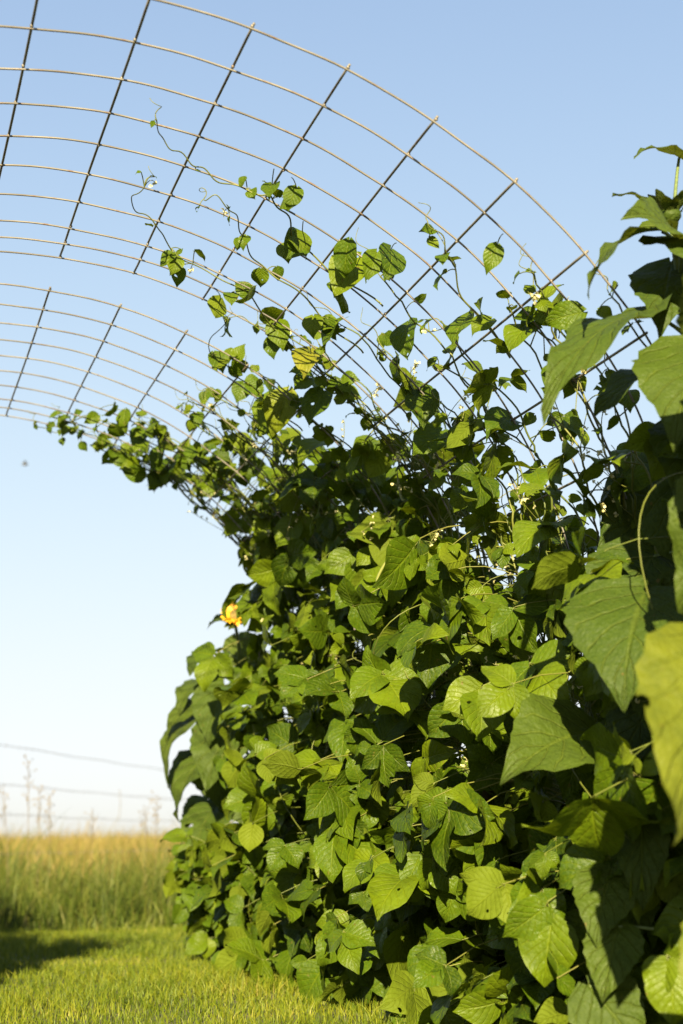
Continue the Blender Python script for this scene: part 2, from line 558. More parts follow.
def climb(mbl, mbs, mbb, pods, y0, s_top, side=1, sizek=1.0):
    y = y0
    s = S_GROUND - .02
    S, Y, O = [], [], []
    phs = rng.uniform(0, 6.28)
    hang = abs(rng.normal(0, .05))
    near = LINES_Y[np.argmin(np.abs(LINES_Y - y0))]
    lean = rng.normal(0, .10)
    while s > s_top:
        f = cover(s, y)
        y += rng.normal(0, .006) + lean * .02
        if -.02 < near < 2.75 and rng.uniform() < .7:
            y += (near - y) * .13
        if rng.uniform() < .02:
            near = LINES_Y[np.argmin(np.abs(LINES_Y - y - rng.choice([-.15, .15])))]
        S.append(s)
        Y.append(y + .008 * math.sin(s * 30 + phs))
        O.append(.008 * math.cos(s * 30 + phs) + hang * min(1, max(0, s - 1.3)))
        s -= .02
    if len(S) < 8:
        return
    S, Y, O = np.array(S), np.array(Y), np.array(O)
    P = arch(S * side, Y, O)
    n = len(P)
    tube(mbs, P, np.linspace(.0042, .0021, n), 5, rng.uniform(0, .9))
    step = rng.integers(0, 3)
    i = int(step)
    while i < n - 1:
        s, y = S[i], Y[i]
        f = float(cover(s, y))
        p_leaf = (.54 - .26 * min(1, 2.2 * f) + .40 * f ** 4) if s < 2.5 else .6
        if side < 0:
            p_leaf, f = .9, 1.0
        if y > 2.86:
            p_leaf *= .8
        if rng.uniform() < p_leaf:
            inn = inward(s * side)
            low = np.clip((s - 1.0) / 1.0, 0, 1)
            T = .05 + .30 * low
            cl = clump(s, y)
            if cl < .34 and rng.uniform() < .5:
                i += 3
                continue
            o = rng.uniform(-.13 * (.4 + f), T * (.25 + .9 * cl))
            if f < .35:
                o *= .5
            size = (.056 + .030 * f + .020 * low) * rng.choice([rng.uniform(.4, .7), rng.uniform(.75, 1.05), rng.uniform(1.0, 1.35)]) * sizek
            node = P[i]
            pet = inn * o + np.array([0, rng.normal(0, .05), rng.uniform(-.02, .07)])
            Q = node + pet
            if Q[2] < .05:
                Q[2] = rng.uniform(.05, .12)
            t = np.array([0, -.15, -.7]) + inn * rng.uniform(-.1, .7) + rng.normal(0, .7, 3)
            trifoliate(mbl, mbs, node, Q, t, sun_hint(s * side, .8), size, np.clip(rng.beta(1.8, 2.4) + (.1 if f < .5 else 0), 0, 1))
        elif rng.uniform() < .55:
            single(mbl, mbs, P[i], P[i] + rng.normal(0, .022, 3), rng.normal(0, .6, 3) + np.array([0, -.1, -.4]), sun_hint(s * side, .7), rng.uniform(.022, .05), None, rng.uniform(.75, 1), rng.uniform(.1, 1.3))
        if rng.uniform() < .15 * (1.2 - f * .6):
            blossoms(mbb, mbs, P[i], inward(s * side) * rng.uniform(0, 1.5) * f + np.array([-.2, -.3, .6]) + rng.normal(0, .5, 3), int(rng.integers(2, 6)), rng.uniform(.04, .09) + .08 * f)
        if pods is not None and rng.uniform() < .010 and 1.1 < s < 2.4 and y < 2.3:
            a = P[i] + inward(s) * rng.uniform(0, .18)
            tube(mbs, bez(P[i], (P[i] + a) / 2 + np.array([0, 0, .02]), a, 6), .0013, 4, .6)
            L = rng.uniform(.08, .13)
            dr = np.array([rng.normal(0, .25), rng.normal(0, .25), -1])
            b = a + nrm(dr) * L
            mm = MB()
            r = np.array([.0008, .003, .0042, .0043, .0042, .0042, .004, .0025, .0006])
            tube(mm, bez(a, (a + b) / 2 + rng.normal(0, .03, 3), b, 9), r, 6, rng.uniform())
            pods.append(mm)
        i += int(rng.integers(2, 5)) if f > .3 else int(rng.integers(2, 6))
    # growing tip
    p, d = P[-1], P[-1] - P[-4]
    if rng.uniform() < .6:
        tendril(mbs, p, d + rng.normal(0, .004, 3), rng.uniform(.06, .14))
    for q in range(2):
        single(mbl, mbs, p, p + rng.normal(0, .015, 3), rng.normal(0, .6, 3) + np.array([0, 0, -.4]), sun_hint(.8), rng.uniform(.02, .045), .8)


def shoot(mbl, mbs, mbb, SYs, leaves, off=.012, tip_curl=True):
    """a single long shoot lying on the wires, through given (s, y) points on the arch"""
    q = smooth_path(SYs, len(SYs) * 7)
    P = arch(q[:, 0], q[:, 1], off + .006 * np.sin(np.arange(len(q)) * .6))
    P = P[::-1]
    tube(mbs, P, np.linspace(.0024, .0013, len(P)), 5, .75)
    if tip_curl:
        tendril(mbs, P[-1], P[-1] - P[-3] + np.array([0, 0, .004]), .05, 1.2)
    for fr, size, n in leaves:
        i = min(int((1 - fr) * (len(P) - 1)), len(P) - 1)
        for w in range(n):
            d = rng.normal(0, .6, 3) + np.array([-.1, -.1, -.6])
            Q = P[i] + rng.normal(0, .018, 3)
            single(mbl, mbs, P[i], Q, d, sun_hint(.6, .4), size * rng.uniform(.75, 1.2), rng.uniform(.35, .9), rng.uniform(.8, 1.05), rng.uniform(.2, 1.2))
        if rng.uniform() < .22:
            blossoms(mbb, mbs, P[i], rng.normal(0, 1, 3) + np.array([0, 0, .7]), 2, .03)


SH1 = [(.156, .424), (.182, .494), (.218, .523), (.264, .553), (.308, .576), (.368, .595), (.442, .571), (.478, .576), (.532, .621), (.586, .704), (.70, .73), (.85, .72)]
SH2 = [(.188, .736), (.17, .815), (.202, .875), (.256, .911), (.302, 1.002), (.392, 1.07), (.508, 1.068), (.606, 1.122), (.738, 1.241), (.9, 1.25)]
SH3 = [(.332, .704), (.354, .672), (.41, .709), (.446, .774), (.48, .832), (.54, .905), (.626, .913), (.774, .971), (.9, .98)]
SH4 = [(.188, 2.70), (.235, 2.76), (.290, 2.72), (.30, 2.6), (.384, 2.45), (.512, 2.46), (.66, 2.42), (.8, 2.4)]
SH5 = [(.79, .296), (.84, .311), (.894, .361), (.986, .436), (1.15, .44)]
SH6 = [(.26, 2.55), (.32, 2.62), (.40, 2.66), (.5, 2.7), (.62, 2.7), (.8, 2.68)]
SH7 = [(.555, 1.30), (.56, 1.43), (.62, 1.50), (.70, 1.52), (.82, 1.56), (.95, 1.55)]
SH8 = [(.62, 2.03), (.66, 1.98), (.74, 2.0), (.85, 2.02)]

# single leaves that stand out against the sky: (s, y, length, width, rnd)
SPOT = [(.73, .661, .13, .95, .95), (.58, .684, .10, .85, .35), (.798, 1.189, .12, .85, 1.0), (.804, .959, .125, .75, .45), (1.244, .804, .135, .95, .6),
        (.846, 1.543, .17, .8, .7), (.86, 1.50, .15, .75, .98), (.456, .507, .062, .85, .3), (.51, .495, .06, .9, .5), (.506, 1.203, .08, .85, .8), (.548, 1.051, .08, .7, .75),
        (.622, 1.474, .07, .9, .6), (.786, .51, .10, .9, .3), (1.112, .906, .12, .85, .1), (1.018, 1.557, .15, .8, .9), (1.538, 1.652, .13, .9, .6), (1.272, .631, .12, .9, .3),
        (1.126, .332, .10, .9, .7), (.36, 2.45, .09, .85, .6), (.30, 2.68, .07, .85, .85), (.404, 2.299, .10, .85, .5), (.48, 2.35, .12, .9, .6), (.448, 2.70, .10, .9, .7),
        (.552, 2.46, .12, .9, .45), (.948, .209, .07, .7, .6), (.70, .60, .09, .9, .4), (.76, .56, .085, .8, .6), (.95, .72, .11, .9, .35), (1.02, .5, .10, .9, .55),
        (.66, 2.55, .13, .9, .3), (.74, 2.3, .13, .9, .4), (.92, 1.35, .12, .9, .2), (1.2, 1.0, .12, .9, .5), (1.15, .15, .09, .8, .5), (1.25, .3, .11, .8, .3)]

VINES = [
    (-.02, [], 'bean vine first in the row, dim under the broad sunflower leaves by the panel edge'),
    (.32, [(SH5, [(.1, .03, 1), (.3, .05, 2), (.55, .06, 2), (.8, .07, 2)])], 'bean vine with a short upright tip of pale blossoms against the sky, beside the sunflower'),
    (.66, [(SH1, [(.0, .018, 1), (.28, .012, 1), (.5, .03, 2), (.62, .06, 2), (.78, .06, 2), (.92, .08, 2)])], 'bean vine whose long thin shoot curls alone, highest of all, across the bare near wires'),
    (.98, [(SH3, [(0, .015, 1), (.2, .02, 2), (.45, .04, 2), (.65, .05, 2), (.85, .07, 3)])], 'bean vine with yellow backlit leaves and a looping shoot midway up the near panel'),
    (1.28, [(SH2, [(0, .014, 2), (.33, .02, 1), (.45, .05, 3), (.55, .05, 2), (.7, .07, 2), (.85, .08, 3)])], 'bean vine whose two leafy tips wander along the near panel rim at the gap'),
    (1.56, [(SH7, [(0, .05, 2), (.3, .06, 2), (.5, .07, 2), (.8, .09, 2)])], 'bean vine dangling large pale leaves in front of the gap between the panels'),
    (1.92, [(SH8, [(0, .04, 2), (.4, .06, 2)])], 'bean vine filling the middle of the far panel with a dense bank of sunlit leaves'),
    (2.28, [(SH4, [(0, .02, 2), (.15, .03, 2), (.3, .04, 3), (.45, .05, 3), (.6, .06, 3), (.75, .07, 3), (.9, .08, 3)])], 'bean vine sending leafy runners with curled tips out along the far panel rim'),
    (2.62, [(SH6, [(0, .025, 2), (.15, .035, 3), (.3, .045, 3), (.45, .055, 3), (.6, .07, 3), (.8, .08, 3)])], 'bean vine at the far end of the arch, its outer edge dark against the sky'),
]


def bean_vine(y0, shoots, label, spots):
    root_p = arch(S_GROUND, y0, 0)
    root = thing('bean_vine', label, 'bean vine', root_p, 'bean vines on the wire arch')
    mbl, mbs, mbb, pods = MB(), MB(), MB(), []
    nst = 9
    for j in range(nst):
        y = y0 + rng.uniform(-.19, .19)
        a, b = np.interp(y, *S_ON), np.interp(y, *S_FULL)
        climb(mbl, mbs, mbb, pods, y, a + (b - a) * rng.uniform(0, 1.0) ** 1.2 * .85)
    # bushy low growth in front of the wires
    for j in range(46):
        s = rng.uniform(1.25, S_GROUND - .05)
        y = y0 + rng.uniform(-.22, .22)
        if rng.uniform() > cover(s, y) ** 3.6:
            continue
        low = np.clip((s - 1.1) / .9, 0, 1)
        node = arch(s, y, rng.uniform(0, .05))
        cl = clump(s, y)
        if cl < .38 and s < 2.35 and rng.uniform() < .85:
            continue
        o = (.04 + .48 * cl * rng.uniform() ** .7) * (.35 + .65 * low)
        inn = inward(s)
        Q = arch(s, y + rng.normal(0, .05), o)
        Q[2] = max(.05, Q[2] + rng.uniform(-.02, .05))
        t = np.array([-.2, -.2, -.6]) + rng.normal(0, .55, 3)
        trifoliate(mbl, mbs, node, Q, t, sun_hint(s, .8), rng.choice([rng.uniform(.035, .07), rng.uniform(.07, .11), rng.uniform(.10, .15)]), np.clip(rng.beta(1.9, 2.3), 0, 1))
    for j in range(22):          # skirt of leaves down to the grass
        s = rng.uniform(2.25, S_GROUND - .06)
        y = y0 + rng.uniform(-.2, .2)
        node = arch(s, y, rng.uniform(0, .05))
        Q = arch(s, y + rng.normal(0, .05), rng.uniform(.08, .36))
        Q[2] = max(.05, Q[2])
        trifoliate(mbl, mbs, node, Q, np.array([-.2, -.2, -.5]) + rng.normal(0, .5, 3), sun_hint(s, .7), rng.uniform(.05, .125), np.clip(rng.beta(2.0, 2.4), 0, 1))
    # leaves on the outer side
    for j in range(18):
        s = rng.uniform(1.0, S_GROUND - .1)
        y = y0 + rng.uniform(-.22, .22)
        if rng.uniform() > cover(s, y) ** 4:
            continue
        node = arch(s, y, 0)
        Q = arch(s, y + rng.normal(0, .05), -rng.uniform(.05, .25))
        trifoliate(mbl, mbs, node, Q, np.array([.3, 0, -.7]) + rng.normal(0, .4, 3), nrm(np.array([.2, -.5, .8]) + rng.normal(0, .4, 3)), rng.uniform(.09, .13), rng.uniform(0, .6))
    for syl, lv in shoots:
        shoot(mbl, mbs, mbb, syl, lv)
    for s, y, L, w, rn in spots:
        node = arch(s - rng.uniform(.01, .03), LINES_Y[np.argmin(np.abs(LINES_Y - y))], .005)
        Q = arch(s, y, .03)
        t = np.array([-.35, -.1, -.85]) + rng.normal(0, .25, 3)
        Q = Q - nrm(t) * L * .45
        L *= .68 if y > 2.2 else 1.0
        single(mbl, mbs, node, Q, t, nrm(.6 * SUN_TO + .6 * inward(s) + rng.normal(0, .3, 3)), L, rn, w, rng.uniform(.3, .9))
    # a few loose runner stems hanging in front of the leaves
    for j in range(1):
        s = rng.uniform(1.5, 2.4)
        y = y0 + rng.uniform(-.2, .2)
        a = arch(s, y, .1)
        b = arch(s + rng.uniform(.15, .35), y + rng.normal(0, .15), rng.uniform(.2, .3))
        c = arch(s + rng.uniform(-.1, .1), y + rng.normal(0, .1), .36)
        tube(mbs, bez(a, c, b, 12), .0015, 5, .6)
    for j in range(4):
        dry = MB()
        s = rng.uniform(1.75, 2.6)
        y = y0 + rng.uniform(-.2, .2)
        Q = arch(s, y, rng.uniform(.0, .15) * np.clip((s - 1.0), .2, 1))
        leaf(dry, Q, Q + np.array([rng.normal(0, .02), rng.normal(0, .02), -rng.uniform(.05, .10)]), rng.normal(0, 1, 3), 'bean', rng.uniform(.4, .7), rng.uniform(1.2, 2.6), rng.uniform(.7, 1.3))
        dry.build('dry_leaf', M['dry'], root, root_p)
    b = root_p
    mbs.build('stem', M['stem'], root, b)
    mbl.build('foliage', M['bean'], root, b)
    mbb.build('blossom', M['blossom'], root, b)
    for p in pods:
        p.build('pod', M['pod'], root, b)


def low_bean(x0, y0, h, r, label):
    base = np.array([x0, y0, 0.0])
    root = thing('bean_bush', label, 'bean bush', base, 'low bean bushes past the arch')
    mbl, mbs = MB(), MB()
    for j in range(9):
        a = rng.uniform(0, 6.283)
        tip = base + np.array([math.cos(a) * r * rng.uniform(.2, .8), math.sin(a) * r * rng.uniform(.2, .8), h * rng.uniform(.55, 1)])
        P = bez(base + rng.normal(0, .02, 3) * [1, 1, 0], base + (tip - base) * [.3, .3, .7], tip, 12)
        tube(mbs, P, np.linspace(.004, .0018, 12), 5, rng.uniform(.2, .8))
        for i in range(2, 12):
            for w in range(2):
                d = nrm(rng.normal(0, 1, 3) * [1, 1, .4])
                Q = P[i] + d * rng.uniform(.03, .14)
                Q[2] = max(Q[2], .05)
                trifoliate(mbl, mbs, P[i], Q, d * .6 + np.array([0, -.1, -.5]) + rng.normal(0, .4, 3), nrm(.7 * SUN_TO + np.array([0, 0, .5]) + rng.normal(0, .7, 3)), rng.uniform(.04, .095), np.clip(rng.beta(2.3, 2.3), 0, 1))
    mbs.build('stem', M['stem'], root, base)
    mbl.build('foliage', M['bean'], root, base)


low_bean(1.06, 2.72, .50, .24, 'low leafy bean bush spilling onto the lawn at the far foot of the arch')
low_bean(1.05, 3.22, .60, .24, 'bushy bean plant between the far foot of the arch and the drooping sunflower')
low_bean(1.13, 3.72, .52, .20, 'small bean bush at the outermost lower left corner of the green row')

ys = np.array([v[0] for v in VINES])
for i, (y0, shs, lab) in enumerate(VINES):
    bean_vine(y0, shs, lab, [q for q in SPOT if np.argmin(np.abs(ys - q[1])) == i])

# the opposite leg of the arch, outside the picture: its foliage throws the shadow on the lawn
mbl, mbs, mbb = MB(), MB(), MB()
for j in range(46):
    climb(mbl, mbs, mbb, None, rng.uniform(-.2, 2.7), .80 + rng.uniform(0, .4), side=-1, sizek=1.35)
root = thing('bean_foliage', 'mass of bean foliage on the opposite leg of the arch, out of view, shading the lawn', 'foliage', arch(-S_GROUND, 1.4, 0))
root['kind'] = 'stuff'
bb = np.array(root.location)
mbs.build('stem', M['stem'], root, bb)
mbl.build('foliage', M['bean'], root, bb)

# ------------------------------------------------------------------ sunflowers
CAMP = np.array([-.374, -2.362, .45])


def sunflower(label, stem_pts, leaves, head=None, bud=None, r0=.012, group='sunflower plants round the arch'):
    base = np.array(stem_pts[0], float)
    root = thing('sunflower', label, 'sunflower', base, group)
    P = smooth_path(stem_pts, len(stem_pts) * 8)
    m = MB()
    tube(m, P, np.linspace(r0, r0 * .55, len(P)), 8, .5)
    m.build('stem', M['thickstem'], root, base)
    for q in leaves:
        a, b, w, rn, droop = np.array(q[0]), np.array(q[1]), q[2], q[3], q[4]
        hint = np.array(q[5]) if len(q) > 5 else nrm(.7 * SUN_TO + np.array([-.1, -.1, .75]) + rng.normal(0, .2, 3))
        i = int(np.argmin(np.abs(P[:, 2] - (a[2] - .35 * np.linalg.norm((P - a)[:, :2], axis=1)))))
        lm = MB()
        leaf(lm, a, b, hint, 'sun', w, droop, rng.uniform(.05, .3), rn)
        lo = lm.build('leaf', M['sunleaf'], root, base)
        pm = MB()
        mid = (P[i] + a) / 2 + np.array([0, 0, .12]) * np.linalg.norm(a - P[i])
        tube(pm, bez(P[i], mid, a + (b - a) * .02, 7), np.linspace(.0045, .003, 7), 6, .6)
        po = pm.build('petiole', M['thickstem'], lo, base)
    if bud is not None:
        c = np.array(bud)
        bm_ = MB()
        blob(bm_, c, .022, .022, .02, 6, 10)
        for q in range(16):
            a = q / 16 * 6.283 + rng.normal(0, .1)
            d = np.array([math.cos(a), math.sin(a), rng.uniform(-.1, .7)])
            leaf(bm_, c + d * .016, c + d * .016 + nrm(d + np.array([0, 0, .5])) * rng.uniform(.03, .05), np.array([0, 0, 1]) - d * .3, 'petal', 1.7, .7, .2, .7, (5, 3))
        bm_.build('flower_bud', M['sunleaf'], root, base)
    if head is not None:
        c, ax = np.array(head[0]), nrm(head[1])
        x = nrm(np.cross(ax, [0, .1, 1]))
        y = np.cross(ax, x)
        h = MB()
        blob(h, c, .027, .027, .012, 7, 16, ax=ax)
        ho = h.build('flower_head', M['disc'], root, base)
        pm = MB()
        for ring in range(2):
            for q in range(17):
                a = (q + ring * .5) / 17 * 6.283 + rng.normal(0, .08)
                d = x * math.cos(a) + y * math.sin(a)
                b0 = c + d * .023
                leaf(pm, b0, b0 + nrm(d + ax * rng.uniform(-.1, .7)) * rng.uniform(.03, .045), ax, 'petal', 1.5, rng.uniform(-.4, .9), .3, rng.uniform(), (6, 3))
        pm.build('petals', M['petal'], ho, base)
        sm = MB()
        for q in range(18):
            a = q / 18 * 6.283
            d = x * math.cos(a) + y * math.sin(a)
            b0 = c - ax * .012 + d * .02
            leaf(sm, b0, b0 + nrm(d * .9 - ax * rng.uniform(-.2, .5)) * rng.uniform(.03, .05), -ax, 'petal', 1.5, .5, .2, .7, (5, 3))
        sm.build('bracts', M['sunleaf'], ho, base)


up = (-.2, -.4, .9)
face = (-.55, -.75, .35)
A_LEAVES = [
    ((1.051, -.08, 1.465), (.725, -.22, 1.232), .38, .5, .6, (-.45, -.55, .75)),
    ((1.083, -.1, 1.633), (.813, -.25, 1.417), .30, .7, .7, (-.5, -.2, .85)),
    ((1.12, -.05, 1.707), (1.0, -.05, 1.721), .5, .6, .9, (-.1, -.3, .9)),
    ((1.094, -.15, 1.581), (.93, -.24, 1.605), .9, .75, .5, (-.2, -.8, .6)),
    ((1.179, -.02, 1.393), (.97, .02, 1.276), .8, .2, .8, (-.5, -.3, .8)),
    ((1.20, .0, 1.86), (1.06, -.05, 1.83), .6, .75, .8, (-.2, -.5, .8)),
    ((1.13, -.05, 1.593), (1.04, -.12, 1.407), .75, .3, .5, face),
    ((1.083, -.2, 1.355), (.943, -.3, 1.134), .85, .55, .7, face),
    ((1.346, .25, 1.224), (1.125, .32, 1.06), 1.15, .1, .5, (-.6, -.6, .4)),
    ((1.001, -.08, .90), (.869, -.2, .687), 1.05, .35, .8, face),
    ((1.025, .2, .661), (.781, .1, .575), .85, .6, .6, face),
    ((.97, .05, .396), (.895, -.01, .262), .8, .6, .5, face),
    ((1.032, .1, .394), (1.0, .03, .25), .9, .5, .5, face),
    ((1.025, .02, .50), (.99, -.02, .32), .6, .4, .6, face),
    ((.948, 0, .296), (.885, -.04, .17), .8, .65, .5, face),
    ((.891, .02, .193), (.962, -.05, .08), 1.0, .5, .5, face),
    ((1.149, .12, 1.018), (.997, .1, .84), 1.0, .2, .6, face),
    ((1.133, .1, .738), (1.02, .12, .56), .8, .2, .6, face),
    ((1.2, .1, 1.16), (1.28, .02, .92), .95, .3, .7, face),
    ((1.18, 0, .95), (1.12, -.12, .72), .95, .3, .7, face),
    ((1.14, -.10, 1.62), (1.10, -.32, 1.48), .95, .35, .7, (-.4, -.6, .6)),
    ((1.20, .00, 1.28), (1.09, -.06, 1.10), .85, .3, .7, face),
    ((1.24, .02, 1.62), (1.26, -.08, 1.40), .9, .4, .7, face),
    ((1.15, .02, .86), (1.05, -.02, .60), 1.0, .3, .7, face),
    ((1.22, -.1, 1.55), (1.42, -.2, 1.38), .9, .5, .8, up),
    ((1.19, -.15, 1.5), (1.22, -.38, 1.32), .9, .6, .8, up),
    ((1.2, -.1, 1.32), (1.36, -.28, 1.12), .95, .5, .8, up),
    ((1.16, -.16, 1.22), (1.06, -.42, 1.12), .9, .5, .9, up),
]
sunflower('tall sunflower with a green bud, its broad dark leaves reaching through the near wires',
          [(1.20, -.03, 0), (1.19, -.04, .5), (1.17, -.05, 1.0), (1.14, -.07, 1.4), (1.116, -.08, 1.64)], A_LEAVES, bud=(1.108, -.09, 1.675))
B_LEAVES = [
    ((.803, -.6, .735), (.650, -.7, .450), .66, .985, .5, (-.3, -.9, .3)),
    ((.800, -.6, .335), (.688, -.65, .200), .8, .985, .5, (-.3, -.9, .3)),
    ((.95, -.72, 1.40), (.80, -.92, 1.28), .95, .6, .8, up),  # mostly out-of-view leaves, put in to shade the right end of the row
    ((1.02, -.72, 1.42), (1.22, -.62, 1.26), .95, .6, .8, up),
    ((.95, -.66, 1.36), (.93, -.40, 1.20), 1.0, .6, .8, up),
    ((.93, -.70, 1.25), (.76, -.66, 1.08), 1.0, .6, .8, up),
    ((.90, -.78, 1.2), (.78, -1.02, 1.04), 1.0, .6, .8, up),
    ((1.03, -.80, 1.25), (1.2, -.98, 1.1), .9, .6, .8, up),
    ((.95, -.66, 1.06), (1.0, -.40, .88), 1.0, .6, .8, up),
    ((.90, -.82, 1.0), (.80, -1.04, .82), 1.0, .6, .8, up),
    ((1.04, -.75, 1.0), (1.25, -.7, .82), .9, .6, .8, up),
    ((.92, -.80, .82), (.86, -.98, .6), .9, .6, .8, up),
    ((1.06, -.70, .7), (1.25, -.6, .5), .9, .6, .8, up),
    ((1.06, -.70, .4), (1.2, -.5, .2), .9, .6, .8, up),
    ((.88, -.80, 1.22), (.71, -.74, 1.10), .95, .6, .8, up),  # extra unseen leaves added as shade casters for the vines at right
    ((.86, -.86, 1.30), (.69, -.95, 1.18), .95, .6, .8, up),
    ((.88, -.90, 1.12), (.70, -.86, .98), .95, .6, .8, up),
    ((.88, -.84, 1.00), (.72, -.80, .86), .95, .6, .8, up),
    ((.95, -.62, 1.16), (.80, -.56, 1.00), 1.0, .6, .6, face),  # further added shade leaves, turned nearly broadside to the sun
    ((.96, -.55, 1.00), (.86, -.42, .80), 1.0, .6, .6, face),
    ((.90, -.78, 1.14), (.72, -.84, 1.00), 1.05, .6, .6, face),
    ((.88, -.95, 1.24), (.66, -1.02, 1.08), 1.0, .6, .6, face),
    ((.92, -.72, .92), (.77, -.70, .70), 1.0, .6, .6, face),
    ((.88, -.92, 1.00), (.68, -.98, .82), 1.0, .6, .6, face),
    ((.92, -.80, 1.40), (.75, -.84, 1.26), 1.0, .6, .6, face),
    ((.96, -.68, 1.28), (.84, -.60, 1.10), 1.0, .6, .6, face),
    ((.93, -.76, 1.50), (.84, -.88, 1.42), .8, .6, .8, up),
    ((1.0, -.70, 1.52), (1.12, -.58, 1.44), .8, .6, .8, up),
]
sunflower('sunflower closest to the camera, one big sunlit yellow-green leaf hanging in from the picture edge',
          [(1.0, -.74, 0), (.99, -.74, .6), (.975, -.73, 1.1), (.97, -.73, 1.54)], B_LEAVES, bud=(.97, -.73, 1.56))
sunflower('sunflower with an orange flower head behind the far end of the arch',
          [(1.14, 3.32, 0), (1.12, 3.33, .5), (1.09, 3.32, 1.0), (1.06, 3.2, 1.22), (.995, 3.0, 1.285), (.979, 2.94, 1.317)], [
              ((1.055, 3.3, 1.35), (.945, 3.25, 1.335), .8, .3, 1.0, (-.3, -.6, .6)),
              ((1.081, 3.3, 1.29), (1.107, 3.2, 1.08), .7, .75, .5, face),
              ((.996, 3.3, 1.225), (.848, 3.2, 1.127), .85, .4, 1.2, (-.4, -.3, .8)),
              ((1.027, 3.3, 1.09), (.933, 3.2, .836), .85, .5, .9, face),
              ((1.074, 3.3, .946), (.923, 3.2, .659), .9, .5, .9, face),
              ((1.12, 3.25, 1.15), (1.2, 3.1, .95), .9, .4, .8, face),
              ((1.15, 3.25, .8), (1.2, 3.1, .55), .9, .4, .8, face),
          ], head=((.978, 2.93, 1.325), (-.35, -.70, .5)), r0=.010)
sunflower('sunflower with long drooping hooked leaves, leftmost tall plant beside the far bean leaves',
          [(1.14, 3.62, 0), (1.12, 3.61, .5), (1.10, 3.6, .9), (1.09, 3.6, 1.18)], [
              ((1.052, 3.6, 1.144), (.873, 3.5, .994), .75, .7, 1.5, (-.5, -.3, .8)),
              ((1.061, 3.6, 1.036), (.815, 3.5, .901), .65, .8, 1.4, (-.4, -.4, .8)),
              ((1.053, 3.6, .98), (.818, 3.5, .700), .62, .85, 2.0, (-.6, -.3, .7)),
              ((1.054, 3.6, .82), (.859, 3.5, .569), .8, .6, 1.3, (-.6, -.4, .6)),
              ((1.036, 3.6, .864), (1.079, 3.5, .588), .9, .5, .8, face),
              ((1.06, 3.58, .6), (.92, 3.45, .4), .9, .5, .9, face),
              ((1.12, 3.55, .7), (1.22, 3.45, .5), .9, .5, .9, face),
          ], bud=(1.09, 3.6, 1.2), r0=.010)
sunflower('low leafy young sunflower at the lawn edge past the far end of the arch',
          [(1.14, 3.92, 0), (1.13, 3.91, .25), (1.12, 3.9, .5), (1.11, 3.9, .72)], [
              ((1.088, 3.9, .424), (0.953, 3.838, 0.302), .8, .6, 1.0, face),
              ((1.089, 3.9, .338), (0.990, 3.776, 0.166), .8, .4, 1.0, face),
              ((1.121, 3.9, .295), (1.061, 3.776, 0.131), .85, .5, .9, face),
              ((1.1, 3.9, .642), (0.977, 3.838, 0.521), .8, .7, 1.1, face),
              ((1.133, 3.9, .51), (1.064, 3.776, 0.341), .9, .5, .9, face),
              ((1.086, 3.9, .20), (0.953, 3.838, 0.129), .8, .6, .7, face),
              ((1.11, 3.88, .70), (1.073, 3.793, 0.638), .8, .7, .7, face),
              ((1.13, 3.9, .68), (1.186, 3.838, 0.581), .8, .7, .7, face),
          ], r0=.008)

# ------------------------------------------------------------------ ground, lawn, field
g = MB()
ex = 2500.0
xs = np.array([-ex, -60, -8, -3, 0, 3, 8, 60, ex])
ysg = np.array([-ex, -60, -8, -3, 0, 3, 6, 9, 20, 80, 199, 400, ex])
yy, xx = np.meshgrid(ysg, xs, indexing='ij')
g.add(np.stack([xx, yy, 0.0085 * np.clip(yy - 9.0, 0, 190)], -1).reshape(-1, 3), grid_faces(len(ysg), len(xs)))
tag(g.build('ground', M['ground'], smooth=False), kind='structure')
g = MB()
n = 30
yb = np.linspace(-.9, 4.2, n)
l_ = 1.10 + .05 * np.sin(yb * 3.1) + .03 * np.sin(yb * 8)
r_ = 1.62 + .05 * np.sin(yb * 2.3 + 1)
cols = np.linspace(0, 1, 7)
X = l_[:, None] * (1 - cols) + r_[:, None] * cols
Z = .005 + .035 * np.sin(cols * np.pi)[None, :] * (1 + .4 * np.sin(yb * 9))[:, None]
g.add(np.stack([X, yb[:, None] + 0 * X, Z], -1).reshape(-1, 3), grid_faces(n, 7))
tag(g.build('soil_bed', M['soil']), kind='structure')


def rise(y):
    return 0.0085 * np.clip(np.asarray(y, float) - 9.0, 0, 190)


